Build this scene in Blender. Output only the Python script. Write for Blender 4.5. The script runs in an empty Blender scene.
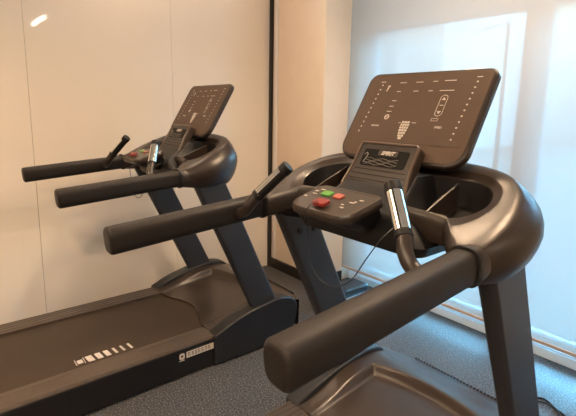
import bpy, bmesh, math, random
from mathutils import Vector, Matrix, Quaternion
random.seed(7)
sc = bpy.context.scene
COL = sc.collection
PI = math.pi
V = Vector

# ------------------------------------------------------------------ materials
def mat(name, col, rough=0.5, metal=0.0, spec=0.5, noise=0.0, nscale=60, bump=0.0, bscale=400, coat=0.0, rvar=0.0):
    m = bpy.data.materials.new(name); m.use_nodes = True
    nt = m.node_tree; b = nt.nodes['Principled BSDF']
    b.inputs['Base Color'].default_value = (*col, 1)
    b.inputs['Roughness'].default_value = rough
    b.inputs['Metallic'].default_value = metal
    b.inputs['Specular IOR Level'].default_value = spec
    if coat:
        b.inputs['Coat Weight'].default_value = coat; b.inputs['Coat Roughness'].default_value = 0.03
    tc = nt.nodes.new('ShaderNodeTexCoord')
    if noise or rvar:
        n = nt.nodes.new('ShaderNodeTexNoise'); n.inputs['Scale'].default_value = nscale; n.inputs['Detail'].default_value = 4
        nt.links.new(tc.outputs['Object'], n.inputs['Vector'])
        if noise:
            r = nt.nodes.new('ShaderNodeValToRGB')
            r.color_ramp.elements[0].position = .3; r.color_ramp.elements[1].position = .7
            r.color_ramp.elements[0].color = (*[c*(1-noise) for c in col], 1)
            r.color_ramp.elements[1].color = (*[min(1, c*(1+noise)) for c in col], 1)
            nt.links.new(n.outputs['Fac'], r.inputs['Fac']); nt.links.new(r.outputs['Color'], b.inputs['Base Color'])
        if rvar:
            mr = nt.nodes.new('ShaderNodeMapRange')
            mr.inputs['To Min'].default_value = rough-rvar; mr.inputs['To Max'].default_value = rough+rvar
            nt.links.new(n.outputs['Fac'], mr.inputs['Value']); nt.links.new(mr.outputs['Result'], b.inputs['Roughness'])
    if bump:
        n2 = nt.nodes.new('ShaderNodeTexNoise'); n2.inputs['Scale'].default_value = bscale; n2.inputs['Detail'].default_value = 2
        nt.links.new(tc.outputs['Object'], n2.inputs['Vector'])
        bp = nt.nodes.new('ShaderNodeBump'); bp.inputs['Strength'].default_value = bump; bp.inputs['Distance'].default_value = .002
        nt.links.new(n2.outputs['Fac'], bp.inputs['Height']); nt.links.new(bp.outputs['Normal'], b.inputs['Normal'])
    return m

def emit(name, col, s):
    m = bpy.data.materials.new(name); m.use_nodes = True
    nt = m.node_tree; nt.nodes.clear()
    o = nt.nodes.new('ShaderNodeOutputMaterial'); e = nt.nodes.new('ShaderNodeEmission')
    e.inputs['Color'].default_value = (*col, 1); e.inputs['Strength'].default_value = s
    nt.links.new(e.outputs[0], o.inputs[0]); return m

M = {}
M['plastic'] = mat('satin_black_plastic', (.023, .0155, .012), .34, spec=.5, noise=.08, nscale=30, bump=.08, bscale=900)
M['cover'] = mat('window_tinted_black_plastic', (.012, .0125, .015), .4, spec=.4, noise=.08)  # black plastic with the blue of the window light put into its colour
M['plastic_dark'] = mat('dark_plastic', (.0075, .007, .0075), .45, spec=.35, noise=.1, bump=.08, bscale=900)
M['hood'] = mat('hood_plastic', (.028, .019, .014), .3, spec=.6, noise=.06, nscale=20, bump=.06, bscale=1200)
M['foam'] = mat('grip_foam', (.0125, .0098, .0088), .5, spec=.32, noise=.12, nscale=120, bump=.2, bscale=900)
M['paint'] = mat('charcoal_powder_coat', (.019, .02, .025), .4, spec=.45, noise=.08, nscale=200, bump=.1, bscale=1500)
M['face'] = mat('display_face', (.085, .055, .038), .5, spec=.22, noise=.05, nscale=15)
M['face2'] = mat('display_lower_face', (.082, .055, .041), .48, spec=.24, noise=.05, nscale=15)
M['bezel'] = mat('bezel_plastic', (.032, .023, .018), .35, spec=.6, noise=.06)
M['pocket'] = mat('pocket_plastic', (.008, .007, .007), .6, spec=.3, noise=.1)
M['print'] = mat('pale_print', (.52, .47, .42), .5, noise=.05)
M['chrome'] = mat('brushed_chrome', (.85, .86, .84), .16, metal=1, noise=.04, nscale=80)
M['rim'] = mat('brown_rim_plastic', (.1, .068, .05), .3, spec=.5, noise=.05)
M['grille'] = mat('grey_grille', (.22, .2, .18), .35, spec=.6, noise=.1)
M['belt'] = mat('belt_rubber', (.036, .022, .013), .5, spec=.4, noise=.12, nscale=250, bump=.25, bscale=700)
M['rail'] = mat('rail_plastic', (.06, .042, .031), .38, spec=.6, noise=.1, nscale=60)
M['red'] = mat('red_plastic', (.2, .018, .013), .4, noise=.06)
M['redlit'] = mat('stop_red', (.36, .085, .06), .4, noise=.06)
M['green'] = mat('start_green', (.09, .3, .055), .4, noise=.06)
M['cord'] = mat('cord_rubber', (.01, .01, .011), .5, noise=.1)
M['window'] = mat('smoked_window', (.005, .0045, .0045), .4, spec=.15, noise=.1)
M['rubber'] = mat('black_rubber', (.012, .012, .012), .7, noise=.1)
M['trimdark'] = mat('dark_bronze_trim', (.012, .009, .007), .4, noise=.1)
M['paintwall'] = mat('beige_wall_paint', (.72, .58, .44), .6, noise=.02, nscale=8, bump=.05, bscale=300)
M['paintroom'] = mat('warm_room_paint', (.78, .72, .66), .7, noise=.02, nscale=8)
M['ceil'] = mat('ceiling_white', (.8, .78, .74), .8, noise=.02, nscale=8)
M['kerb'] = mat('white_sill', (.78, .82, .84), .4, noise=.03)
M['hem'] = mat('tan_hem_bar', (.42, .33, .27), .5, noise=.06)
M['frame'] = mat('window_frame_paint', (.34, .45, .54), .45, noise=.04)
M['bluebox'] = mat('dark_blue_plastic', (.02, .026, .034), .28, spec=.7, noise=.1)
M['bld'] = mat('pale_facade', (.5, .52, .54), .8, noise=.05, nscale=2)
M['bldwin'] = mat('facade_glass', (.3, .36, .4), .2, noise=.05)
M['pave'] = mat('pale_paving', (.07, .07, .068), .85, noise=.08, nscale=3)
M['post'] = mat('lamp_post_grey', (.04, .045, .05), .5, noise=.05)
M['lamp'] = emit('warm_lamp_glow', (1, .86, .70), 45)
M['down'] = emit('warm_downlight_glow', (1, .74, .5), 14)

def glosswall():
    m = mat('cream_back_painted_glass', (.78, .71, .62), .22, spec=.55, noise=.015, nscale=3, coat=0.9)
    return m
M['glosswall'] = glosswall()

def floor_mat():
    m = bpy.data.materials.new('speckled_rubber_floor'); m.use_nodes = True
    nt = m.node_tree; b = nt.nodes['Principled BSDF']; L = nt.links
    tc = nt.nodes.new('ShaderNodeTexCoord')
    v = nt.nodes.new('ShaderNodeTexNoise'); v.inputs['Scale'].default_value = 130; v.inputs['Detail'].default_value = 3; v.inputs['Roughness'].default_value = .7
    L.new(tc.outputs['Object'], v.inputs['Vector'])
    r = nt.nodes.new('ShaderNodeValToRGB')
    e = r.color_ramp.elements
    e[0].position = .40; e[0].color = (.014, .0135, .014, 1)
    e[1].position = .64; e[1].color = (.22, .208, .2, 1)
    k = r.color_ramp.elements.new(.53); k.color = (.041, .040, .041, 1)
    L.new(v.outputs['Fac'], r.inputs['Fac']); L.new(r.outputs['Color'], b.inputs['Base Color'])
    b.inputs['Roughness'].default_value = .55; b.inputs['Specular IOR Level'].default_value = .6
    bp = nt.nodes.new('ShaderNodeBump'); bp.inputs['Strength'].default_value = .25; bp.inputs['Distance'].default_value = .002
    L.new(v.outputs['Fac'], bp.inputs['Height']); L.new(bp.outputs['Normal'], b.inputs['Normal'])
    return m
M['floor'] = floor_mat()

def blind_mat():
    m = bpy.data.materials.new('screen_blind_fabric'); m.use_nodes = True
    nt = m.node_tree; nt.nodes.clear(); L = nt.links
    o = nt.nodes.new('ShaderNodeOutputMaterial')
    t = nt.nodes.new('ShaderNodeBsdfTranslucent'); t.inputs['Color'].default_value = (.18, .165, .15, 1)
    d = nt.nodes.new('ShaderNodeBsdfDiffuse'); d.inputs['Color'].default_value = (.85, .85, .85, 1)
    x = nt.nodes.new('ShaderNodeBsdfTransparent'); x.inputs['Color'].default_value = (1, 1, 1, 1)
    m1 = nt.nodes.new('ShaderNodeMixShader'); m1.inputs[0].default_value = .5
    m2 = nt.nodes.new('ShaderNodeMixShader')
    tc = nt.nodes.new('ShaderNodeTexCoord'); n = nt.nodes.new('ShaderNodeTexNoise'); n.inputs['Scale'].default_value = 2.0
    mr = nt.nodes.new('ShaderNodeMapRange'); mr.inputs['To Min'].default_value = .34; mr.inputs['To Max'].default_value = .38
    L.new(tc.outputs['Object'], n.inputs['Vector']); L.new(n.outputs['Fac'], mr.inputs['Value']); L.new(mr.outputs['Result'], m2.inputs[0])
    L.new(t.outputs[0], m1.inputs[1]); L.new(d.outputs[0], m1.inputs[2])
    L.new(m1.outputs[0], m2.inputs[1]); L.new(x.outputs[0], m2.inputs[2])
    L.new(m2.outputs[0], o.inputs[0]); return m
M['blind'] = blind_mat()

def glass_mat():
    m = bpy.data.materials.new('window_pane_glass'); m.use_nodes = True
    nt = m.node_tree; nt.nodes.clear(); L = nt.links
    o = nt.nodes.new('ShaderNodeOutputMaterial')
    x = nt.nodes.new('ShaderNodeBsdfTransparent'); x.inputs['Color'].default_value = (.93, .97, .98, 1)
    g = nt.nodes.new('ShaderNodeBsdfGlossy'); g.inputs['Roughness'].default_value = .02
    f = nt.nodes.new('ShaderNodeFresnel'); f.inputs['IOR'].default_value = 1.45
    mx = nt.nodes.new('ShaderNodeMixShader')
    L.new(f.outputs[0], mx.inputs[0]); L.new(x.outputs[0], mx.inputs[1]); L.new(g.outputs[0], mx.inputs[2]); L.new(mx.outputs[0], o.inputs[0])
    return m
M['glass'] = glass_mat()

# ------------------------------------------------------------------ mesh helpers
def obj(name, bm, m, parent=None, smooth=40, loc=None):
    bmesh.ops.remove_doubles(bm, verts=bm.verts, dist=1e-6)
    bmesh.ops.recalc_face_normals(bm, faces=bm.faces)
    me = bpy.data.meshes.new(name); bm.to_mesh(me); bm.free()
    for p in me.polygons: p.use_smooth = True
    me.set_sharp_from_angle(angle=math.radians(smooth))
    me.materials.append(M[m] if isinstance(m, str) else m)
    o = bpy.data.objects.new(name, me); COL.objects.link(o)
    if parent is not None: o.parent = parent
    if loc: o.location = loc
    if len(me.polygons) < 500:
        wn = o.modifiers.new('weighted_normals', 'WEIGHTED_NORMAL'); wn.keep_sharp = True; wn.weight = 80
    return o

def thing(name, label, cat, loc=(0, 0, 0), rz=0, group=None):
    o = bpy.data.objects.new(name, None); COL.objects.link(o)
    o.location = loc; o.rotation_euler = (0, 0, rz); o.empty_display_size = .1
    return tag(o, label, cat, group)

def tag(o, label, cat, group=None):
    o['label'] = label; o['category'] = cat
    if group: o['group'] = group
    return o

def struct(name, bm, m, smooth=40):
    o = obj(name, bm, m, None, smooth); o['kind'] = 'structure'; return o

def loft(bm, loops, c0=True, c1=True):
    rows = [[bm.verts.new(p) for p in lp] for lp in loops]
    n = len(rows[0])
    for a, b in zip(rows, rows[1:]):
        for i in range(n):
            bm.faces.new((a[i], a[(i+1) % n], b[(i+1) % n], b[i]))
    if c0: bm.faces.new(list(reversed(rows[0])))
    if c1: bm.faces.new(rows[-1])
    return rows

def box(bm, lo, hi, bev=0.0, seg=2, mtx=None):
    t = bmesh.new()
    bmesh.ops.create_cube(t, size=1)
    for v in t.verts:
        v.co = V([lo[i] + (v.co[i]+.5)*(hi[i]-lo[i]) for i in range(3)])
    if bev: bmesh.ops.bevel(t, geom=t.edges[:], offset=bev, segments=seg, profile=.5, affect='EDGES')
    merge(bm, t, mtx)

def merge(bm, t, mtx=None):
    if mtx is not None: bmesh.ops.transform(t, matrix=mtx, verts=t.verts)
    me = bpy.data.meshes.new('tmp'); t.to_mesh(me); t.free()
    bm.from_mesh(me); bpy.data.meshes.remove(me)

def catmull(pts, n=8, closed=False):
    P = [V(p) for p in pts]; out = []; N = len(P)
    rng = range(N) if closed else range(N-1)
    for i in rng:
        if closed: a, b, c, d = P[i-1], P[i], P[(i+1) % N], P[(i+2) % N]
        else: a, b, c, d = P[max(i-1, 0)], P[i], P[i+1], P[min(i+2, N-1)]
        for k in range(n):
            t = k/n
            out.append(.5*((2*b)+(c-a)*t+(2*a-5*b+4*c-d)*t*t+(3*b-a-3*c+d)*t**3))
    if not closed: out.append(P[-1])
    return out

def frames(pts):
    T = []
    for i in range(len(pts)):
        a = pts[max(i-1, 0)]; b = pts[min(i+1, len(pts)-1)]
        T.append((b-a).normalized())
    up = V((0, 0, 1)) if abs(T[0].z) < .9 else V((1, 0, 0))
    X = [T[0].cross(up).normalized()]
    for i in range(1, len(pts)):
        q = T[i-1].rotation_difference(T[i]); X.append((q @ X[-1]).normalized())
    return [(t, x, x.cross(t).normalized()) for t, x in zip(T, X)]

def tube(bm, pts, r, n=14, rz=None, round_ends=False, sq=1.0):
    pts = [V(p) for p in pts]
    if not isinstance(r, (list, tuple)): r = [r]*len(pts)
    F = frames(pts); loops = []
    def ring(c, f, ra, rb):
        pw = lambda t: math.copysign(abs(t)**sq, t)
        return [c + f[1]*(ra*pw(math.cos(2*PI*k/n))) + f[2]*(rb*pw(math.sin(2*PI*k/n))) for k in range(n)]
    k = 1.0 if rz is None else rz
    if round_ends:
        e = round_ends
        for s in (.0, .3, .6, .85):
            a = s*PI/2
            loops.append(ring(pts[0]-F[0][0]*(e*math.cos(a)), F[0], r[0]-e+e*math.sin(a), (r[0]-e+e*math.sin(a))*k))
    for p, f, rr in zip(pts, F, r): loops.append(ring(p, f, rr, rr*k))
    if round_ends:
        for s in (.85, .6, .3, 0):
            a = s*PI/2
            loops.append(ring(pts[-1]+F[-1][0]*(e*math.cos(a)), F[-1], r[-1]-e+e*math.sin(a), (r[-1]-e+e*math.sin(a))*k))
    loft(bm, loops)

def prism(bm, poly, axis, a, b, bev=0.0, seg=2, mtx=None):
    """polygon of 2-D points, pushed from a to b along axis (0: points are y,z; 1: x,z; 2: x,y)"""
    t = bmesh.new()
    def P(p, c):
        return {0: V((c, p[0], p[1])), 1: V((p[0], c, p[1])), 2: V((p[0], p[1], c))}[axis]
    loft(t, [[P(p, a) for p in poly], [P(p, b) for p in poly]])
    bmesh.ops.recalc_face_normals(t, faces=t.faces)
    if bev:
        ed = [e for e in t.edges if len(e.link_faces) == 2 and e.calc_face_angle(0) > .6]
        bmesh.ops.bevel(t, geom=ed, offset=bev, segments=seg, profile=.5, affect='EDGES', clamp_overlap=True)
    merge(bm, t, mtx)

def rrect(w, h, r, n=6, cx=0, cy=0):
    if not isinstance(r, (list, tuple)): r = [r]*4       # BL BR TR TL
    out = []
    for (sx, sy, a0), rr in zip(((-1, -1, PI), (1, -1, 1.5*PI), (1, 1, 0), (-1, 1, .5*PI)), r):
        for k in range(n+1):
            a = a0 + PI/2*k/n
            out.append((cx+sx*(w/2-rr)+rr*math.cos(a), cy+sy*(h/2-rr)+rr*math.sin(a)))
    return out

def slab(bm, outline, z0, z1, bev, mtx, seg=3):
    """plate from an outline (about its centroid), edges rounded by bev"""
    cx = sum(p[0] for p in outline)/len(outline); cy = sum(p[1] for p in outline)/len(outline)
    w = max(abs(p[0]-cx) for p in outline); h = max(abs(p[1]-cy) for p in outline)
    def ring(ins, z):
        return [mtx @ V((cx+(p[0]-cx)*(1-ins/w), cy+(p[1]-cy)*(1-ins/h), z)) for p in outline]
    loops = []
    for k in range(seg+1):
        a = PI/2*k/seg; loops.append(ring(bev*(1-math.sin(a)), z0+bev*(1-math.cos(a))))
    for k in range(seg, -1, -1):
        a = PI/2*k/seg; loops.append(ring(bev*(1-math.sin(a)), z1-bev*(1-math.cos(a))))
    loft(bm, loops)

def text_bm(s, size, mtx, bold=.0, shear=0.0, depth=.0004, sx=1.0, space=1.0):
    cu = bpy.data.curves.new('t', 'FONT'); cu.body = s; cu.size = size
    cu.align_x = 'CENTER'; cu.align_y = 'CENTER'; cu.space_character = space; cu.offset = bold; cu.shear = shear; cu.extrude = depth; cu.resolution_u = 3
    o = bpy.data.objects.new('t', cu); COL.objects.link(o)
    bpy.context.view_layer.update()
    dg = bpy.context.evaluated_depsgraph_get()
    me = bpy.data.meshes.new_from_object(o.evaluated_get(dg))
    bm = bmesh.new(); bm.from_mesh(me)
    bmesh.ops.transform(bm, matrix=mtx @ Matrix.Diagonal((sx, 1, 1, 1)), verts=bm.verts)
    bpy.data.objects.remove(o); bpy.data.curves.remove(cu); bpy.data.meshes.remove(me)
    return bm

def smooth(t):
    t = max(0, min(1, t)); return t*t*(3-2*t)

def basis(o, x, y, z):
    m = Matrix((x, y, z)).transposed().to_4x4(); m.translation = V(o); return m

# ================================================================== TREADMILL
def build_treadmill(loc):
    T = thing('treadmill', 'black treadmill in the foreground, its console nearest the window blind', 'treadmill', loc, 0, 'treadmills')
    # ---- side rails
    for s in (-1, 1):
        prof = [(.412, .02), (.412, .163), (.406, .174)]
        x = .400
        while x > .297:
            prof += [(x, .1755), (x-.006, .1755), (x-.008, .1735), (x-.010, .1735)]
            x -= .026
        prof += [(.287, .172), (.287, .150), (.35, .02)]
        bm = bmesh.new(); prism(bm, [(s*p[0], p[1]) for p in prof], 1, -2.08, -.545)
        rail = obj('side_rail', bm, 'rail', T, 25)
        bm = bmesh.new(); prism(bm, [(s*p[0], p[1]) for p in ((.4125, .012), (.4165, .016), (.4165, .152), (.4125, .158))], 1, -2.085, -.55)
        obj('rail_skirt', bm, 'plastic_dark', rail)
        if s == 1:
            # badge: square emblem and long plate
            bm = bmesh.new(); fx = .4166
            box(bm, (fx, -.722, .1045), (fx+.0012, -.552, .1385), .0004, 1)
            b = obj('badge_plate', bm, 'print', rail)
            bm = bmesh.new(); yy = -.712
            for w, g in ((.012, 1), (.012, 1), (.006, 0), (.012, 1), (.012, 1), (.012, 0), (.012, 1)):
                for (y0, z0, y1, z1) in ((0, 0, .003, 1), (w-.003, 0, w, .55 if g else 1), (.0, .82, w, 1)) + (((0, .42, w, .56),) if g else ()):
                    box(bm, (fx+.001, yy+y0, .110+.023*z0), (fx+.0016, yy+y1, .110+.023*z1))
                yy += w+.0085
            obj('badge_lettering', bm, 'rim', b)
            bm = bmesh.new()
            o_ = rrect(.03, .034, .010, 5, -.746, .1215); i_ = rrect(.012, .013, .005, 5, -.746, .1215)
            loft(bm, [[V((fx, p[0], p[1])) for p in i_], [V((fx+.0012, p[0], p[1])) for p in i_], [V((fx+.0012, p[0], p[1])) for p in o_], [V((fx, p[0], p[1])) for p in o_]], False, False)
            box(bm, (fx, -.762, .097), (fx+.0012, -.733, .101))
            obj('badge_emblem', bm, 'print', rail)
        for y in (-1.95, -.75):
            bm = bmesh.new(); tube(bm, [V((s*.375, y, 0)), V((s*.375, y, .024))], .018, 16)
            obj('rubber_foot', bm, 'rubber', T)
    # ---- belt
    bm = bmesh.new()
    pr = [(-2.06, .125)]
    for k in range(7):
        a = PI*1.5 - PI*k/6; pr.append((-2.06+.022*math.cos(a)-.0, .138+.022*math.sin(a)))
    pr += [(-.30, .160), (-.30, .116)]
    prism(bm, pr[1:], 0, -.284, .284)
    belt = obj('running_belt', bm, 'belt', T)
    bt = bmesh.new()
    for yc, wd in ((-1.136, .032), (-1.094, .028), (-1.055, .025), (-1.016, .014), (-.979, .013), (-.941, .014)):
        prism(bt, [(.189, yc-wd/2-.002), (.246, yc-wd/2+.004), (.246, yc+wd/2+.002), (.189, yc+wd/2-.004)], 2, .1602, .1608)
    # framed square before the bars
    for (u0, v0, u1, v1) in ((-1.203, .190, -1.1995, .246), (-1.1645, .190, -1.161, .246), (-1.194, .202, -1.170, .236)):
        box(bt, (v0, u0, .1602), (v1, u1, .1608))
    obj('belt_marking', bt, 'print', belt)
    bm = bmesh.new(); box(bm, (-.29, -2.06, .05), (.29, -.5, .115), .004); obj('deck_board', bm, 'plastic_dark', T)
    bm = bmesh.new(); box(bm, (-.415, -2.13, .02), (.415, -2.083, .165), .015); obj('rear_roller_cover', bm, 'plastic_dark', T)

    # ---- motor hood (height field with a raised arched ridge round the dome)
    def yrear(x):
        a = min(abs(x)/.41, 1)
        return -.468 - .085*smooth(a/.75) if a < .72 else -.553
    def zside(y):
        return .178 + .077*smooth((y+.56)/.34) - .06*smooth((y+.10)/.22)
    def ridge_y(x):
        return -.118 - .055*(abs(x)/.28)**2
    def hz(x, y):
        ax = abs(x)
        w = smooth((ax-.27)/.09); front = smooth((y+.24)/.13)*(1-w)
        zo = zside(y)*(1-front) + (.262 - .078*smooth((y+.12)/.25))*front
        # inside dome
        yr = yrear(x)
        t = max(0, min(1, (y-yr)/(ridge_y(x)-yr)))
        zi = .170 + .052*t + .012*math.sin(PI*t)*(1-(ax/.3)**2)
        # distance inside the ridge frame
        d = min(.285-ax, ridge_y(x)-y)
        inside = smooth((d+.004)/.016)
        rid_h = smooth((y+.60)/.42)
        zr = .178 + .074*rid_h
        zz = zo*(1-inside) + zi*inside
        b = math.exp(-((d+.006)/.015)**2)
        zz = max(zz, zz*(1-b) + zr*b)
        return zz
    bm = bmesh.new(); NX, NY = 120, 120; grid = []
    for i in range(NX+1):
        x = -.40 + .80*i/NX; row = []
        y0 = yrear(x); y1 = .127 - .02*smooth((abs(x)-.20)/.1) - .05*smooth((abs(x)-.30)/.06)
        for j in range(NY+1):
            y = y0 + (y1-y0)*j/NY
            row.append(bm.verts.new((x, y, hz(x, y))))
        grid.append(row)
    for i in range(NX):
        for j in range(NY):
            bm.faces.new((grid[i][j], grid[i+1][j], grid[i+1][j+1], grid[i][j+1]))
    # skirts
    for line, dz in ((([grid[i][0] for i in range(NX+1)]), .160), (([grid[i][NY] for i in range(NX+1)]), .03)):
        low = [bm.verts.new((v.co.x, v.co.y, dz)) for v in line]
        for a, b, c, d in zip(line, line[1:], low[1:], low): bm.faces.new((a, b, c, d))
    hood = obj('motor_hood', bm, 'hood', T, 60)
    bm = bmesh.new()
    for k in range(34):
        x = -.26 + .52*k/33
        box(bm, (x-.005, .121, .172), (x+.004, .1285, .190), .001, 1)
    obj('front_vent', bm, 'pocket', hood)
    # ---- side covers at the foot of the uprights
    for s in (-1, 1):
        top = catmull([(-.562, .178), (-.435, .228), (-.29, .262), (-.16, .278), (-.09, .274), (-.03, .256), (.004, .225), (.016, .19), (.008, .12), (-.02, .06), (-.10, .02)], 5)
        poly = [(p.x, p.y) for p in top] + [(-.2, .0), (-.562, .012)]
        bm = bmesh.new(); prism(bm, poly, 0, s*.355, s*.436, .012, 3)
        sd = obj('side_cover', bm, 'cover', T, 35)
        bm = bmesh.new(); tube(bm, [V((s*.434, -.02, .17)), V((s*.4375, -.02, .17))], .006, 12); obj('cover_screw', bm, 'plastic_dark', sd)
    # ---- uprights (flat oval section, leaning back towards the runner)
    for s in (-1, 1):
        b = V((s*.388, -.205, .24)); t = V((s*.398, -.565, 1.0))
        loops = []
        for k in range(9):
            c = b.lerp(t, k/8)
            loops.append([c + V((p[0], p[1], 0)) for p in rrect(.05, .178, .018, 5)])
        bm = bmesh.new(); loft(bm, loops); up = obj('upright', bm, 'paint', T)
        for dy in (-.03, .045):
            bm = bmesh.new(); c = b.lerp(t, .89) + V((-s*.024, dy, 0)); tube(bm, [c, c + V((-s*.008, 0, 0))], .011, 12); obj('upright_bolt', bm, 'plastic_dark', up)
    # ---- handrails
    for s in (-1, 1):
        a = V((s*.39, -1.257, 1.0015)); c = V((s*.39, -.735, 1.0405)); d = V((s*.39, -.62, 1.05))
        bm = bmesh.new(); tube(bm, [a.lerp(c, k/10) for k in range(11)], .034, 36, rz=1.18, round_ends=.010, sq=.64)
        hr = obj('handrail', bm, 'foam', T)
        bm = bmesh.new(); tube(bm, [c+V((0, -.004, 0)), c, c+V((0, .010, .001)), c+V((0, .014, .001))], [.038, .041, .041, .036], 36, rz=1.15, sq=.7); obj('rail_collar', bm, 'plastic_dark', hr)
        bm = bmesh.new(); tube(bm, [c+V((0, .008, 0)), c+V((0, .03, .001)), c+V((0, .08, .004)), c+V((0, .14, .008))], [.036, .0395, .041, .036], 32, rz=1.12, sq=.9); obj('rail_socket', bm, 'plastic', hr)

    # ---- side pods with a sunken tray
    SL = .45
    def pz(y): return 1.071 + SL*(y+.73)
    OUT = [(.362, -.738), (.392, -.732), (.418, -.68), (.424, -.61), (.417, -.545), (.394, -.478), (.350, -.425), (.285, -.393), (.2, -.376), (.1, -.368), (.04, -.37), (.0, -.42),
           (.0, -.5), (.0, -.59), (.05, -.625), (.12, -.63), (.19, -.632), (.25, -.638), (.305, -.652), (.335, -.683), (.346, -.718)]
    HOLE = [(.075, -.605), (.15, -.618), (.23, -.620), (.29, -.612), (.325, -.58), (.338, -.535), (.318, -.483), (.265, -.452), (.18, -.447), (.10, -.455), (.065, -.49), (.055, -.55)]
    C0 = V((.215, -.54))
    def polar(pts, n):
        sp = [V((p[0], p[1])) for p in catmull([(x, y, 0) for x, y in pts], 10, True)]
        res = []
        for k in range(n):
            a = 2*PI*k/n; dv = V((math.cos(a), math.sin(a))); best = 0
            for p, q in zip(sp, sp[1:]+sp[:1]):
                p_, q_ = p-C0, q-C0
                den = dv.x*(q_.y-p_.y) - dv.y*(q_.x-p_.x)
                if abs(den) < 1e-12: continue
                t = (p_.x*(q_.y-p_.y) - p_.y*(q_.x-p_.x))/den
                u = (p_.x*dv.y - p_.y*dv.x)/den
                if t > 0 and -1e-6 <= u <= 1+1e-6: best = max(best, t)
            res.append(C0 + dv*best)
        return res
    N = 144
    out = polar(OUT, N); hole = polar(HOLE, N)
    def zbot(p):
        w = smooth((-.56-p.y)/.08)*smooth((.36-p.x)/.05)
        return .985 + .055*w + .012*smooth((-.6-p.y)/.12)
    def normals(poly):
        r = []
        for i in range(len(poly)):
            d = poly[(i+2) % len(poly)] - poly[i-2]; r.append(V((d.y, -d.x)).normalized())
        return r
    nrm = normals(out)
    for s in (-1, 1):
        loops = []
        def L3(pts, zf): loops.append([V((s*p.x, p.y, zf(p, i))) for i, p in enumerate(pts)])
        lerp = lambda t: [h.lerp(o, t) for h, o in zip(hole, out)]
        L3(hole, lambda p, i: pz(p.y)-.055)
        L3(hole, lambda p, i: pz(p.y)-.010)
        L3(lerp(.05), lambda p, i: pz(p.y)-.0065)
        L3(lerp(.24), lambda p, i: pz(p.y)-.004)
        L3(lerp(.30), lambda p, i: pz(p.y)+.0015)
        L3(lerp(.36), lambda p, i: pz(p.y)+.0025)
        L3(lerp(.70), lambda p, i: pz(p.y)+.004)
        L3(lerp(.90), lambda p, i: pz(p.y)+.002)
        for off, f in ((.0, .0), (.003, .008), (.016, .055), (.032, .13), (.046, .22), (.053, .33), (.054, .46), (.048, .60), (.038, .74), (.024, .86), (.008, .96), (-.004, 1.0), (-.05, 1.0)):
            pts = [o + n*off*(.15+.85*smooth((o.y+.74)/.24) if o.x > .36 else .75 if o.y > -.45 else .12) for o, n in zip(out, nrm)]
            L3(pts, lambda p, i: (pz(out[i].y)-.003)*(1-f) + zbot(out[i])*f)
        bm = bmesh.new(); loft(bm, loops, False, True)
        pod = obj('side_pod', bm, 'plastic', T, 50)
        # tray liner
        loops2 = []
        for sc_, dz in ((1.0, -.012), (.97, -.07), (.92, -.085), (.4, -.088)):
            loops2.append([V((s*(C0.x+(h.x-C0.x)*sc_), C0.y+(h.y-C0.y)*sc_, pz(h.y if sc_ > .5 else C0.y+(h.y-C0.y)*sc_)+dz)) for h in hole])
        bm = bmesh.new(); loft(bm, loops2, False, True)
        obj('tray_liner', bm, 'pocket', pod)
        bm = bmesh.new()
        prism(bm, [(-.632, pz(-.632)-.08), (-.632, pz(-.632)+.002), (-.58, pz(-.58)+.001), (-.52, pz(-.52)-.002), (-.475, pz(-.475)-.004), (-.475, pz(-.475)-.08)], 0, s*.212, s*.220, .0025, 2)
        obj('tray_divider', bm, 'plastic', pod)
    # ---- centre body under the display
    bm = bmesh.new()
    loops = []
    for (z, hw, y0, y1, r) in ((.992, .20, -.66, -.43, .03), (1.0, .235, -.68, -.40, .04), (1.03, .25, -.69, -.375, .04), (1.075, .20, -.685, -.37, .04), (1.10, .15, -.67, -.37, .03), (1.15, .13, -.60, -.37, .03), (1.19, .12, -.55, -.37, .03)):
        loops.append([V((p[0], p[1], z)) for p in rrect(2*hw, y1-y0, r, 6, 0, (y0+y1)/2)])
    loft(bm, loops); obj('console_body', bm, 'plastic_dark', T, 45)

    # ---- display
    ud = V((0, .1617, .2675)).normalized(); nd = V((0, -ud.z, ud.y)); ox = V((1, 0, 0))
    DM = basis((0, -.4883, 1.2315), ox, ud, nd)          # x across, y up the face, z towards the runner
    ol = rrect(.482, .344, [.062, .062, .034, .034], 10, -.009, .1590)
    bm = bmesh.new(); slab(bm, ol, -.028, 0.0, .008, DM, 4)
    disp = obj('display', bm, 'plastic', T)
    bm = bmesh.new(); slab(bm, rrect(.458, .322, [.05, .05, .024, .024], 8, -.009, .1590), -.002, .0012, .0008, DM, 1); obj('display_face', bm, 'face', disp)
    bm = bmesh.new(); slab(bm, rrect(.396, .082, .004, 3, 0, .096), .0008, .0018, .0004, DM, 1); obj('control_strip', bm, 'face2', disp)
    loops = []
    for (w, h, r, cy, z) in ((.43, .30, .04, .157, -.026), (.40, .27, .05, .155, -.042), (.30, .20, .05, .135, -.058), (.22, .14, .04, .11, -.062)):
        loops.append([DM @ V((p[0], p[1], z)) for p in rrect(w, h, r, 8, 0, cy)])
    bm = bmesh.new(); loft(bm, loops); obj('display_back', bm, 'plastic_dark', disp)
    bm = bmesh.new()
    def dash(u, v, w, h=.0035, z=.0014, k=0.0):
        t = bmesh.new(); slab(t, [(-w/2-k, -h/2), (w/2-k, -h/2), (w/2+k, h/2), (-w/2+k, h/2)], 0, .0006, .0001, Matrix.Identity(4), 1)
        merge(bm, t, DM @ Matrix.Translation((u, v, z)))
    for k in range(11):
        v = .278 - .188*k/10
        dash(-.176 - .018*k/10, v, .005, .0054)
    for k in range(11):
        v = .279 - .200*k/10
        dash(.178 - .012*k/10, v, .0054, .005)
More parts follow.
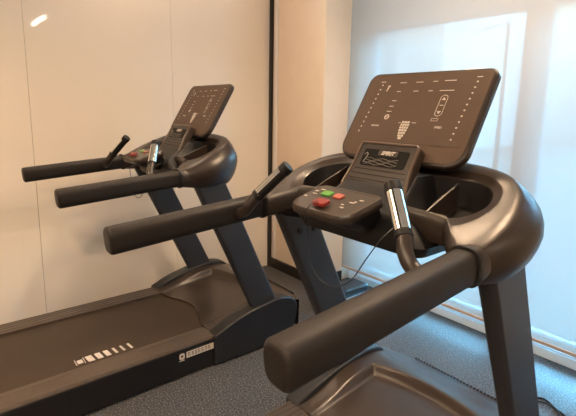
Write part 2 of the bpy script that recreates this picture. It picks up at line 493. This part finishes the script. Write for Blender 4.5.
    for u, v, w in ((-.178, .291, .02), (.18, .296, .018), (-.09, .285, .027), (-.025, .285, .028), (.034, .286, .018), (.087, .287, .04),
                    (-.094, .25, .016), (-.026, .25, .02), (.03, .25, .016), (.088, .25, .05), (-.097, .213, .018), (-.099, .191, .018), (-.099, .171, .02)):
        dash(u, v, w, .0026)
    # runner icon and small round icon
    dash(-.144, .272, .010, .007); dash(-.146, .263, .006, .009); dash(-.147, .254, .008, .003)
    for (u, v, r) in ((-.099, .149, .010),):
        t = bmesh.new()
        for a in range(16):
            pass
        o_ = [(u+r*math.cos(2*PI*k/20), v+r*math.sin(2*PI*k/20)) for k in range(20)]; i_ = [(u+.6*r*math.cos(2*PI*k/20), v+.6*r*math.sin(2*PI*k/20)) for k in range(20)]
        loft(t, [[DM @ V((*p, .0016)) for p in i_], [DM @ V((*p, .0019)) for p in o_]], False, False); merge(bm, t)
        dash(u, v, .014, .003)
    # speed capsule with up and down arrows
    o_ = rrect(.026, .078, .013, 8, .090, .195); i_ = rrect(.022, .074, .011, 8, .090, .195)
    t = bmesh.new(); loft(t, [[DM @ V((*p, .0016)) for p in i_], [DM @ V((*p, .0019)) for p in o_]], False, False); merge(bm, t)
    for (v, sg) in ((.219, 1), (.171, -1)):
        t = bmesh.new(); slab(t, [(-.007, -.004*sg), (.007, -.004*sg), (.0, .007*sg)] if sg > 0 else [(.0, -.007), (.007, .004), (-.007, .004)], 0, .0006, .0001, Matrix.Identity(4), 1)
        merge(bm, t, DM @ Matrix.Translation((.090, v, .0014)))
    dash(.090, .196, .013, .0025)
    o_ = rrect(.024, .010, .002, 3, .086, .144); i_ = rrect(.021, .007, .001, 3, .086, .144)
    t = bmesh.new(); loft(t, [[DM @ V((*p, .0016)) for p in i_], [DM @ V((*p, .0019)) for p in o_]], False, False); merge(bm, t)
    # tapering key block over the fan panel
    for r_, (v, w, n) in enumerate(((.131, .031, 3), (.121, .034, 4), (.111, .034, 4), (.101, .032, 3), (.091, .028, 3), (.081, .023, 2), (.072, .014, 1))):
        for k in range(n):
            u = -.013 + (k-(n-1)/2)*(w/n); dash(u, v, w/n-.0018, .0078, .0018)
    dash(.018, .130, .016, .002, .0018); dash(-.036, .128, .010, .002, .0018)
    t = text_bm('INCLINE', .0085, DM @ Matrix.Translation((-.133, .114, .0022)), .0002, 0, .0002); merge(bm, t)
    t = text_bm('SPEED', .0095, DM @ Matrix.Translation((.109, .117, .0022)), .0002, 0, .0002); merge(bm, t)
    obj('printed_legend', bm, 'print', disp)

    # ---- fan panel in front of the display
    FM = DM @ Matrix.Translation((0, .004, .05))
    olp = [(-.140, -.172), (.140, -.172), (.128, -.14), (.116, -.07), (.113, -.01)] + [( .113-.018+.018*math.cos(a), .025-.018+.018*math.sin(a)) for a in [PI/2*k/6 for k in range(7)]] \
        + [(-.113+.018+.018*math.cos(a), .025-.018+.018*math.sin(a)) for a in [PI/2+PI/2*k/6 for k in range(7)]] + [(-.113, -.01), (-.116, -.07), (-.128, -.14)]
    bm = bmesh.new(); slab(bm, olp, -.04, -.003, .006, FM, 3)
    fan = obj('fan_panel', bm, 'bezel', T)
    # raised rim along sides and top
    path = [(-.123, -.135), (-.111, -.06), (-.109, .006)] + [(-.109+.012-.012*math.cos(a), .009+.012*math.sin(a)) for a in [PI/2*k/4 for k in range(1, 5)]] + [(.109-.012+.012*math.sin(a), .009+.012*math.cos(a)) for a in [PI/2*k/4 for k in range(0, 5)]] + [(.111, -.06), (.123, -.135)]
    bm = bmesh.new(); tube(bm, [FM @ V((*p, -.002)) for p in path], .0042, 8); obj('panel_rim', bm, 'rim', fan)
    bm = bmesh.new(); slab(bm, rrect(.172, .060, .008, 4, 0, -.030), -.006, -.0014, .001, FM, 1); obj('fan_window', bm, 'window', fan)
    bm = bmesh.new(); slab(bm, rrect(.072, .018, .003, 3, .010, -.013), -.002, .0006, .0005, FM, 1); obj('name_plate', bm, 'bezel', fan)
    bm = text_bm('SPIRIT', .018, FM @ Matrix.Translation((.010, -.0135, .001)), .0007, .25, .0003, 1.0); obj('name_lettering', bm, 'print', fan)
    bm = bmesh.new()
    for j in range(4):
        pts = [FM @ V((-.068+.125*k/24, -.034-.0065*j+.0022*math.sin(k*.6+j*1.9), -.0008)) for k in range(25)]
        tube(bm, pts, .0007, 6)
    tube(bm, [FM @ V((p.x, p.y, .001)) for p in catmull([(-.077, -.024, 0), (-.071, -.017, 0), (-.064, -.022, 0), (-.067, -.036, 0), (-.072, -.050, 0)], 6)], .0014, 6)
    obj('fan_grille', bm, 'grille', fan)
    bm = bmesh.new()
    for j in range(5):
        v = -.072-.017*j; w = .097+.006*j
        box(bm, (-w, v-.0012, -.0035), (w, v+.0012, -.0012), 0, mtx=FM)
    obj('shelf_groove', bm, 'pocket', fan)
    bm = bmesh.new(); box(bm, (-.118, -.142, -.004), (-.104, -.134, .004), .001, 1, mtx=FM); obj('red_tab', bm, 'red', fan)

    # ---- keypad paddle
    uk = V((0, .17, .046)).normalized(); nk = V((0, -uk.z, uk.y))
    KM = basis((-.002, -.755, 1.128), ox, uk, nk)
    olk = rrect(.246, .160, [.045, .045, .03, .03], 8)
    olk = [(p[0]*(1.0+.10*(p[1]/.09)*.5), p[1]) for p in olk]
    bm = bmesh.new()
    def kr(sx, sy, z, dy=0): return [KM @ V((p[0]*sx, p[1]*sy+dy, z)) for p in olk]
    loft(bm, [kr(.9, .86, -.002), kr(.93, .90, .0005), kr(.97, .955, .0), kr(1, 1, -.006), kr(1.01, 1.01, -.013), kr(1.0, 1.0, -.022), kr(.95, .94, -.028)])
    kp = obj('keypad', bm, 'bezel', T)
    bm = bmesh.new(); loft(bm, [kr(.93, .90, -.026), kr(.90, .82, -.045, .012), kr(.84, .66, -.075, .04), kr(.7, .5, -.10, .065)]); obj('keypad_housing', bm, 'plastic_dark', kp)
    def key(u, v, w, h, m, name, par, z=.0):
        b_ = bmesh.new(); slab(b_, rrect(w, h, min(w, h)*.2, 4, u, v), z-.003, z+.004, .0015, KM, 2); o = obj(name, b_, m, par); o['label'] = {'green': 'green start button', 'redlit': 'red stop button'}[m]; return o
    key(-.050, .026, .036, .026, 'green', 'start_button', kp)
    key(-.001, .024, .032, .025, 'redlit', 'stop_button', kp)
    bm = bmesh.new()
    for (u, v, w, h) in ((-.098, .030, .014, .006), (-.086, .045, .018, .005), (-.105, -.012, .012, .006), (-.090, .012, .018, .0035), (.082, .028, .014, .006), (.066, .006, .018, .0035), (.072, .014, .010, .004), (.060, -.030, .014, .005), (.048, -.014, .010, .005)):
        t = bmesh.new(); slab(t, rrect(w, h, .002, 2, u, v), 0, .0012, .0002, KM, 1); merge(bm, t)
    obj('keypad_legend', bm, 'print', kp)

    # ---- pulse grips
    for s in (-1, 1):
        tip = V((s*.206, -.762, 1.197)); cb = V((s*.283, -.815, 1.104))
        ax = (cb-tip).normalized()
        pts = [tip + ax*.004, tip.lerp(cb, .1), tip.lerp(cb, .5), cb]
        bm = bmesh.new(); tube(bm, pts, .0195, 20, round_ends=.004)
        gp = obj('pulse_grip', bm, 'plastic_dark', T)
        el = catmull([cb-ax*.01, cb+ax*.012, V((s*.304, -.834, 1.070)), V((s*.328, -.838, 1.043)), V((s*.374, -.84, 1.026))], 6)
        bm = bmesh.new(); tube(bm, el, .0185, 18); obj('grip_stem', bm, 'plastic', gp)
        bm = bmesh.new()
        tube(bm, [tip-ax*.006, tip+ax*.014], .0216, 20, round_ends=.003); obj('grip_cap', bm, 'plastic_dark', gp)
        bm = bmesh.new(); tube(bm, [cb-ax*.005, cb+ax*.007], .0214, 20, round_ends=.002); obj('grip_collar', bm, 'plastic_dark', gp)
        o = V((s*1.0, -.55, .35)); o = (o - ax*o.dot(ax)).normalized(); q = ax.cross(o).normalized()
        for a0, a1 in ((-1.35, .52), (.66, 1.5)):
            bm = bmesh.new(); rows = []
            for t in [tip + ax*.018, cb - ax*.008]:
                rows.append([t + (o*math.cos(a*s) + q*math.sin(a*s))*.0207 for a in [a0+(a1-a0)*k/12 for k in range(13)]] + [t + (o*math.cos(a*s) + q*math.sin(a*s))*.0185 for a in [a1+(a0-a1)*k/12 for k in range(13)]])
            loft(bm, rows); o_p = obj('pulse_sensor', bm, 'chrome', gp); o_p['label'] = 'chrome pulse sensor plate'
    return T

def copy_tree(o, parent=None):
    c = o.copy(); COL.objects.link(c)
    if parent is not None: c.parent = parent; c.matrix_parent_inverse = o.matrix_parent_inverse
    for ch in list(o.children): copy_tree(ch, c)
    return c

near = build_treadmill((0, 0, 0))
FAR = V((-1.4849, .0199, 0))
far = copy_tree(near); far.location = FAR
far['label'] = 'black treadmill farther back, standing along the glossy cream wall'

# safety keys (magnet tab with its cord)
def safety_key(loc, label):
    k = thing('safety_key', label, 'safety key', loc, 0, 'treadmill safety keys')
    bm = bmesh.new()
    uk = V((0, .17, .046)).normalized(); nk = V((0, -uk.z, uk.y))
    KM = basis((0, 0, 0), V((1, 0, 0)), uk, nk)
    slab(bm, rrect(.046, .033, .006, 4), 0, .012, .003, KM, 2); obj('magnet_tab', bm, 'red', k)
    bm = bmesh.new()
    base = V((.0, -.797, 1.1195))
    pts = [V((.0, -.812, 1.130)), V((.003, -.84, 1.126)), V((-.006, -.852, 1.105)), V((-.028, -.83, 1.078)), V((-.048, -.805, 1.045)), V((-.050, -.80, 1.004)), V((-.036, -.80, .942)), V((.012, -.80, .899)), V((.072, -.80, .901)), V((.125, -.80, .938)), V((.166, -.80, 1.0)), V((.196, -.80, 1.045)), V((.213, -.79, 1.075)), V((.20, -.70, 1.10))]
    tube(bm, [p-base for p in catmull(pts, 8)], .0015, 8); obj('cord', bm, 'cord', k)
    return k
kb = V((-.006, -.797, 1.1195))
safety_key(kb, 'red safety key on the front treadmill keypad, black cord looped below')
safety_key(kb+FAR, 'red safety key on the far treadmill keypad, thin cord hanging below')

# ================================================================== ROOM
XL, YB, YW, YF, H = -2.1484, .6425, .9033, .988, 2.7
XR, YR, XW = 4.2, -5.0, .96
bm = bmesh.new(); box(bm, (XL-.3, YR-.2, -.1), (XR+.2, 1.2, 0)); struct('floor', bm, 'floor')
bm = bmesh.new(); box(bm, (XL-.3, YR-.2, H), (XR+.2, 1.2, H+.1)); struct('ceiling', bm, 'ceil')
# left wall: glossy panels .904 wide with open joints, dark backing behind them
bm = bmesh.new()
edges = [YB-.004] + [-.2367-.9042*k for k in range(0, 7)]
for a, b in zip(edges, edges[1:]):
    box(bm, (XL-.012, max(b, YR)+.0008, .0), (XL, a-.0008, H))
struct('wall_left', bm, 'glosswall')
bm = bmesh.new(); box(bm, (XL-.10, YR-.1, 0), (XL-.0125, YB+.3, H)); struct('trim_4', bm, 'paintwall')
bm = bmesh.new(); box(bm, (XL-.012, YB, 0), (-1.51, 1.15, H), .002); struct('wall_front', bm, 'paintwall')
bm = bmesh.new(); box(bm, (XL, YB-.018, 0), (-1.515, YB, .085), .003); box(bm, (-1.5105, YB-.018, 0), (-1.4985, .90, .085), .003); struct('baseboard_front', bm, 'trimdark')
bm = bmesh.new(); box(bm, (XL+.0005, YB-.022, 0), (XL+.034, YB-.0005, H), .002); struct('trim_1', bm, 'trimdark')
bm = bmesh.new(); box(bm, (XL+.055, YB-.006, .06), (XL+.095, YB-.0005, H), .002); struct('trim_2', bm, 'paintroom')
bm = bmesh.new(); box(bm, (XR, YR-.2, 0), (XR+.1, 1.2, H)); struct('wall_right', bm, 'paintroom')
bm = bmesh.new(); box(bm, (XL-.3, YR-.2, 0), (XR+.2, YR, H)); struct('wall_back', bm, 'paintroom')
# window wall: header above the glazing, low sill, frame, panes
bm = bmesh.new(); box(bm, (-1.51, 1.0, 1.985), (XW, 1.18, H)); box(bm, (XW, .96, 0), (XR, 1.18, H)); struct('wall_front_header', bm, 'paintroom')
bm = bmesh.new(); box(bm, (-1.51, YF, 0), (XW, 1.18, .055), .004); box(bm, (-1.51, YF+.01, .055), (XW, 1.18, .068), .004); struct('trim_3', bm, 'kerb')
bm = bmesh.new()
xs = [(-1.51, -1.40), (-.309, -.166), (XW-.1, XW)]
for a, b in xs: box(bm, (a, 1.045, .068), (b, 1.115, 1.985), .004)
box(bm, (-1.51, 1.05, .068), (XW, 1.11, .10), .004); box(bm, (-1.51, 1.05, 1.955), (XW, 1.11, 1.985), .004)
struct('window_1', bm, 'frame')
for i, (a, b) in enumerate(zip(xs, xs[1:])):
    bm = bmesh.new(); box(bm, (a[1], 1.078, .10), (b[0], 1.084, 1.955)); struct('window_%d' % (i+2), bm, 'glass')

# roller blind: fabric, hem bar, roller
bl = thing('roller_blind', 'long pale translucent roller blind drawn down over the window', 'blind', (-1.51, YW, 0))
bm = bmesh.new(); box(bm, (.004, -.0006, .128), (XW+1.54, .0006, 2.66)); obj('blind_fabric', bm, 'blind', bl)
bm = bmesh.new(); box(bm, (.004, -.006, .118), (XW+1.54, .006, .138), .003); obj('hem_bar', bm, 'hem', bl)
bm = bmesh.new(); tube(bm, [V((.004, .03, 2.66)), V((XW+1.54, .03, 2.66))], .03, 16); obj('roller_tube', bm, 'kerb', bl)

# low dark box on the floor beside the pier
bx = thing('floor_box', 'low dark blue plastic box on the floor beside the window pier', 'box', (-1.27, .68, 0))
bm = bmesh.new(); box(bm, (-.08, -.28, .0), (.085, .19, .085), .02, 4); obj('box_body', bm, 'bluebox', bx)
bm = bmesh.new(); box(bm, (.0845, -.25, .012), (.088, .16, .03), .001); obj('box_painted_shine', bm, 'frame', bx)  # shine along the foot of the box, built as a pale blue strip

# power cable on the floor
bm = bmesh.new()
A = catmull([(.02, .47, .006), (.10, .50, .006), (.141, .56, .006), (.164, .583, .006), (.195, .574, .006), (.233, .552, .006), (.30, .52, .006), (.42, .46, .006), (.55, .36, .006), (.70, .20, .006)], 8)
tube(bm, A, .0055, 10)
B = catmull([(.02, .45, .006), (.10, .49, .006), (.151, .535, .007), (.188, .552, .010), (.236, .535, .016), (.262, .503, .012), (.25, .45, .006), (.20, .435, .006), (.15, .45, .006), (.08, .42, .006), (.04, .30, .006)], 8)
tube(bm, B, .0045, 10)
tag(obj('power_cable', bm, 'cord'), 'black power cable looped on the floor by the window', 'cable')

# ceiling lamps, some unseen ones added for fill
def linear(loc, L, label):
    t = thing('linear_lamp', label, 'ceiling lamp', loc, 0, 'linear ceiling lamps')
    bm = bmesh.new(); box(bm, (-L/2, -.03, -.012), (L/2, .03, 0), .002); obj('lamp_housing', bm, 'kerb', t)
    bm = bmesh.new(); box(bm, (-L/2+.005, -.025, -.06), (L/2-.005, .025, -.0122), .006); obj('lamp_diffuser', bm, 'lamp', t)
linear((2.9, -.1, H), .85, 'linear ceiling lamp near the window, right of the treadmills')
linear((2.2, -3.0, H), 1.2, 'added linear fill lamp behind the camera, right side')  # unseen lamp added to fill the room with light
linear((.2, -3.6, H), 1.2, 'added linear fill lamp behind the camera, left side')  # second unseen lamp, also added for fill
def downlight(loc, power, col, label, ang=75, blend=.7, aim=None):
    t = thing('downlight', label, 'ceiling lamp', loc, 0, 'recessed downlights')
    bm = bmesh.new()
    o_ = [(.055*math.cos(2*PI*k/24), .055*math.sin(2*PI*k/24)) for k in range(24)]; i_ = [(.042*math.cos(2*PI*k/24), .042*math.sin(2*PI*k/24)) for k in range(24)]
    loft(bm, [[V((*p, 0)) for p in o_], [V((*p, -.006)) for p in o_], [V((*p, -.006)) for p in i_], [V((*p, 0)) for p in i_]], False, False); obj('downlight_ring', bm, 'kerb', t)
    bm = bmesh.new(); loft(bm, [[V((*p, -.002)) for p in i_], [V((*p, -.0005)) for p in i_]]); obj('downlight_lens', bm, 'down', t)
    ld = bpy.data.lights.new('downlight_spot', 'SPOT'); ld.energy = power; ld.color = col; ld.spot_size = math.radians(ang*2); ld.spot_blend = blend; ld.shadow_soft_size = .10
    lo = bpy.data.objects.new('downlight_spot', ld); COL.objects.link(lo); lo.parent = t; lo.location = (0, 0, -.02)
    if aim is not None: lo.rotation_euler = (V(loc)-V(aim)).to_track_quat('Z', 'Y').to_euler()
WARM = (1, .70, .44)
downlight((-1.85, -.68, H), 36, (1, .74, .55), 'downlight over the far treadmill deck, nearest the glossy wall')
downlight((-1.85, .12, H), 18, (1, .74, .55), 'downlight in the corner by the glossy wall and pier')
downlight((-.45, -.05, H), 125, WARM, 'downlight over the front treadmill, left of its console')
downlight((.3, -.05, H), 125, WARM, 'downlight over the front treadmill, right of its console')
downlight((-1.0, -2.3, H), 215, WARM, 'downlight behind the two treadmills')
downlight((2.2, -2.3, H), 350, WARM, 'downlight at the right of the room')
downlight((.9, -3.0, H), 295, WARM, 'downlight at the back of the room')
for x, lab in ((-1.05, 'left'), (-.35, 'middle'), (.4, 'right')):  # unseen spots added to brighten the top of the blind
    downlight((x, .12, H), 46, (.95, 1, 1), 'added white spot brightening the top of the blind, %s of three' % lab, 55, 1.0, (x, YW, 2.1))

# ================================================================== OUTSIDE
bm = bmesh.new(); box(bm, (-60, 1.2, -.35), (60, 80, -.05)); o = struct('ground_outside', bm, 'pave')
def building(name, label, loc, w, d, h, cols, rows):
    t = thing(name, label, 'building', loc, 0)
    bm = bmesh.new(); box(bm, (-w/2, 0, 0), (w/2, d, h), .05); obj('wall', bm, 'bld', t)
    for i in range(cols):
        for j in range(rows):
            x = -w/2 + (i+.5)*w/cols; z = 1.0 + (h-1.4)*(j+.4)/rows
            bm = bmesh.new(); box(bm, (x-.32*w/cols, -.04, z), (x+.32*w/cols, .02, z+.5*(h-1.4)/rows), .01); obj('window', bm, 'bldwin', t)
building('office_building', 'pale office block seen through the blind, left of the lamp post', (-10.95, 12, -.05), 6.6, 8, 9.5, 4, 3)
building('low_building', 'low pale building far behind the blind at the right edge', (-6.5, 24, -.05), 14, 6, 4.2, 8, 2)
lp = thing('street_lamp', 'single arm street lamp outside, seen through the blind', 'street lamp', (-3.68, 8, -.05))
bm = bmesh.new(); tube(bm, [V((0, 0, 0)), V((0, 0, 1.5)), V((0, 0, 3.25))], [.06, .045, .035], 12); obj('lamp_pole', bm, 'post', lp)
bm = bmesh.new(); tube(bm, catmull([(0, 0, 3.2), (-.06, 0, 3.27), (-.25, 0, 3.27), (-.4, 0, 3.25)], 6), .025, 10); obj('lamp_arm', bm, 'post', lp)
bm = bmesh.new(); box(bm, (-.56, -.06, 3.19), (-.36, .06, 3.25), .02, 3); obj('lamp_head', bm, 'post', lp)

# ================================================================== LIGHT, CAMERA
w = bpy.data.worlds.new('sky'); sc.world = w; w.use_nodes = True
nt = w.node_tree; bg = nt.nodes['Background']
tc = nt.nodes.new('ShaderNodeTexCoord'); sx = nt.nodes.new('ShaderNodeSeparateXYZ'); nt.links.new(tc.outputs['Generated'], sx.inputs[0])
rp = nt.nodes.new('ShaderNodeValToRGB'); e = rp.color_ramp.elements            # overcast sky: brighter overhead
e[0].position = 0; e[0].color = (.055, .112, .12, 1); k = e.new(.25); k.color = (.062, .13, .14, 1); e[2].position = 1; e[2].color = (.25, .4, .55, 1)
nt.links.new(sx.outputs['Z'], rp.inputs['Fac']); nt.links.new(rp.outputs['Color'], bg.inputs['Color'])
bg.inputs['Strength'].default_value = 19.0

sl = bpy.data.lights.new('sun', 'SUN'); sl.energy = 92; sl.color = (.19, .62, 1); sl.angle = math.radians(95)
so = bpy.data.objects.new('sun', sl); COL.objects.link(so); so.location = (-3, 8, 12)
el, az = math.radians(57), math.radians(-5)      # hazy bright sky high outside the window, a little to the left
so.rotation_euler = V((math.cos(el)*math.sin(az), math.cos(el)*math.cos(az), math.sin(el))).to_track_quat('Z', 'Y').to_euler()

cam = bpy.data.cameras.new('camera'); co = bpy.data.objects.new('camera', cam); COL.objects.link(co)
r2 = V((0.6328258791153869, 0.7740958257059186, 0.017523108928206955)); u2 = V((-0.14433775249261777, 0.09570176272766681, 0.9848897328209881)); f = V((-0.760722038544446, 0.625792957163541, -0.1722938038273374))
mw = Matrix((r2, u2, -f)).transposed().to_4x4(); mw.translation = V((0.8626138358055584, -1.636757517743579, 1.380579703294358))
co.matrix_world = mw
cam.sensor_fit = 'HORIZONTAL'; cam.sensor_width = 36; cam.lens = 440.432249/576*36
cam.shift_x = (288-287.346)/576; cam.shift_y = (185.945-208)/576; cam.clip_start = .02
sc.camera = co
sc.view_settings.view_transform = 'Standard'; sc.view_settings.look = 'None'; sc.view_settings.gamma = 1; sc.view_settings.exposure = 0
sc.view_settings.use_curve_mapping = False
sc.cycles.use_denoising = True
sc.cycles.max_bounces = 10; sc.cycles.diffuse_bounces = 5; sc.cycles.glossy_bounces = 4; sc.cycles.transparent_max_bounces = 12
sc.cycles.sample_clamp_indirect = 6
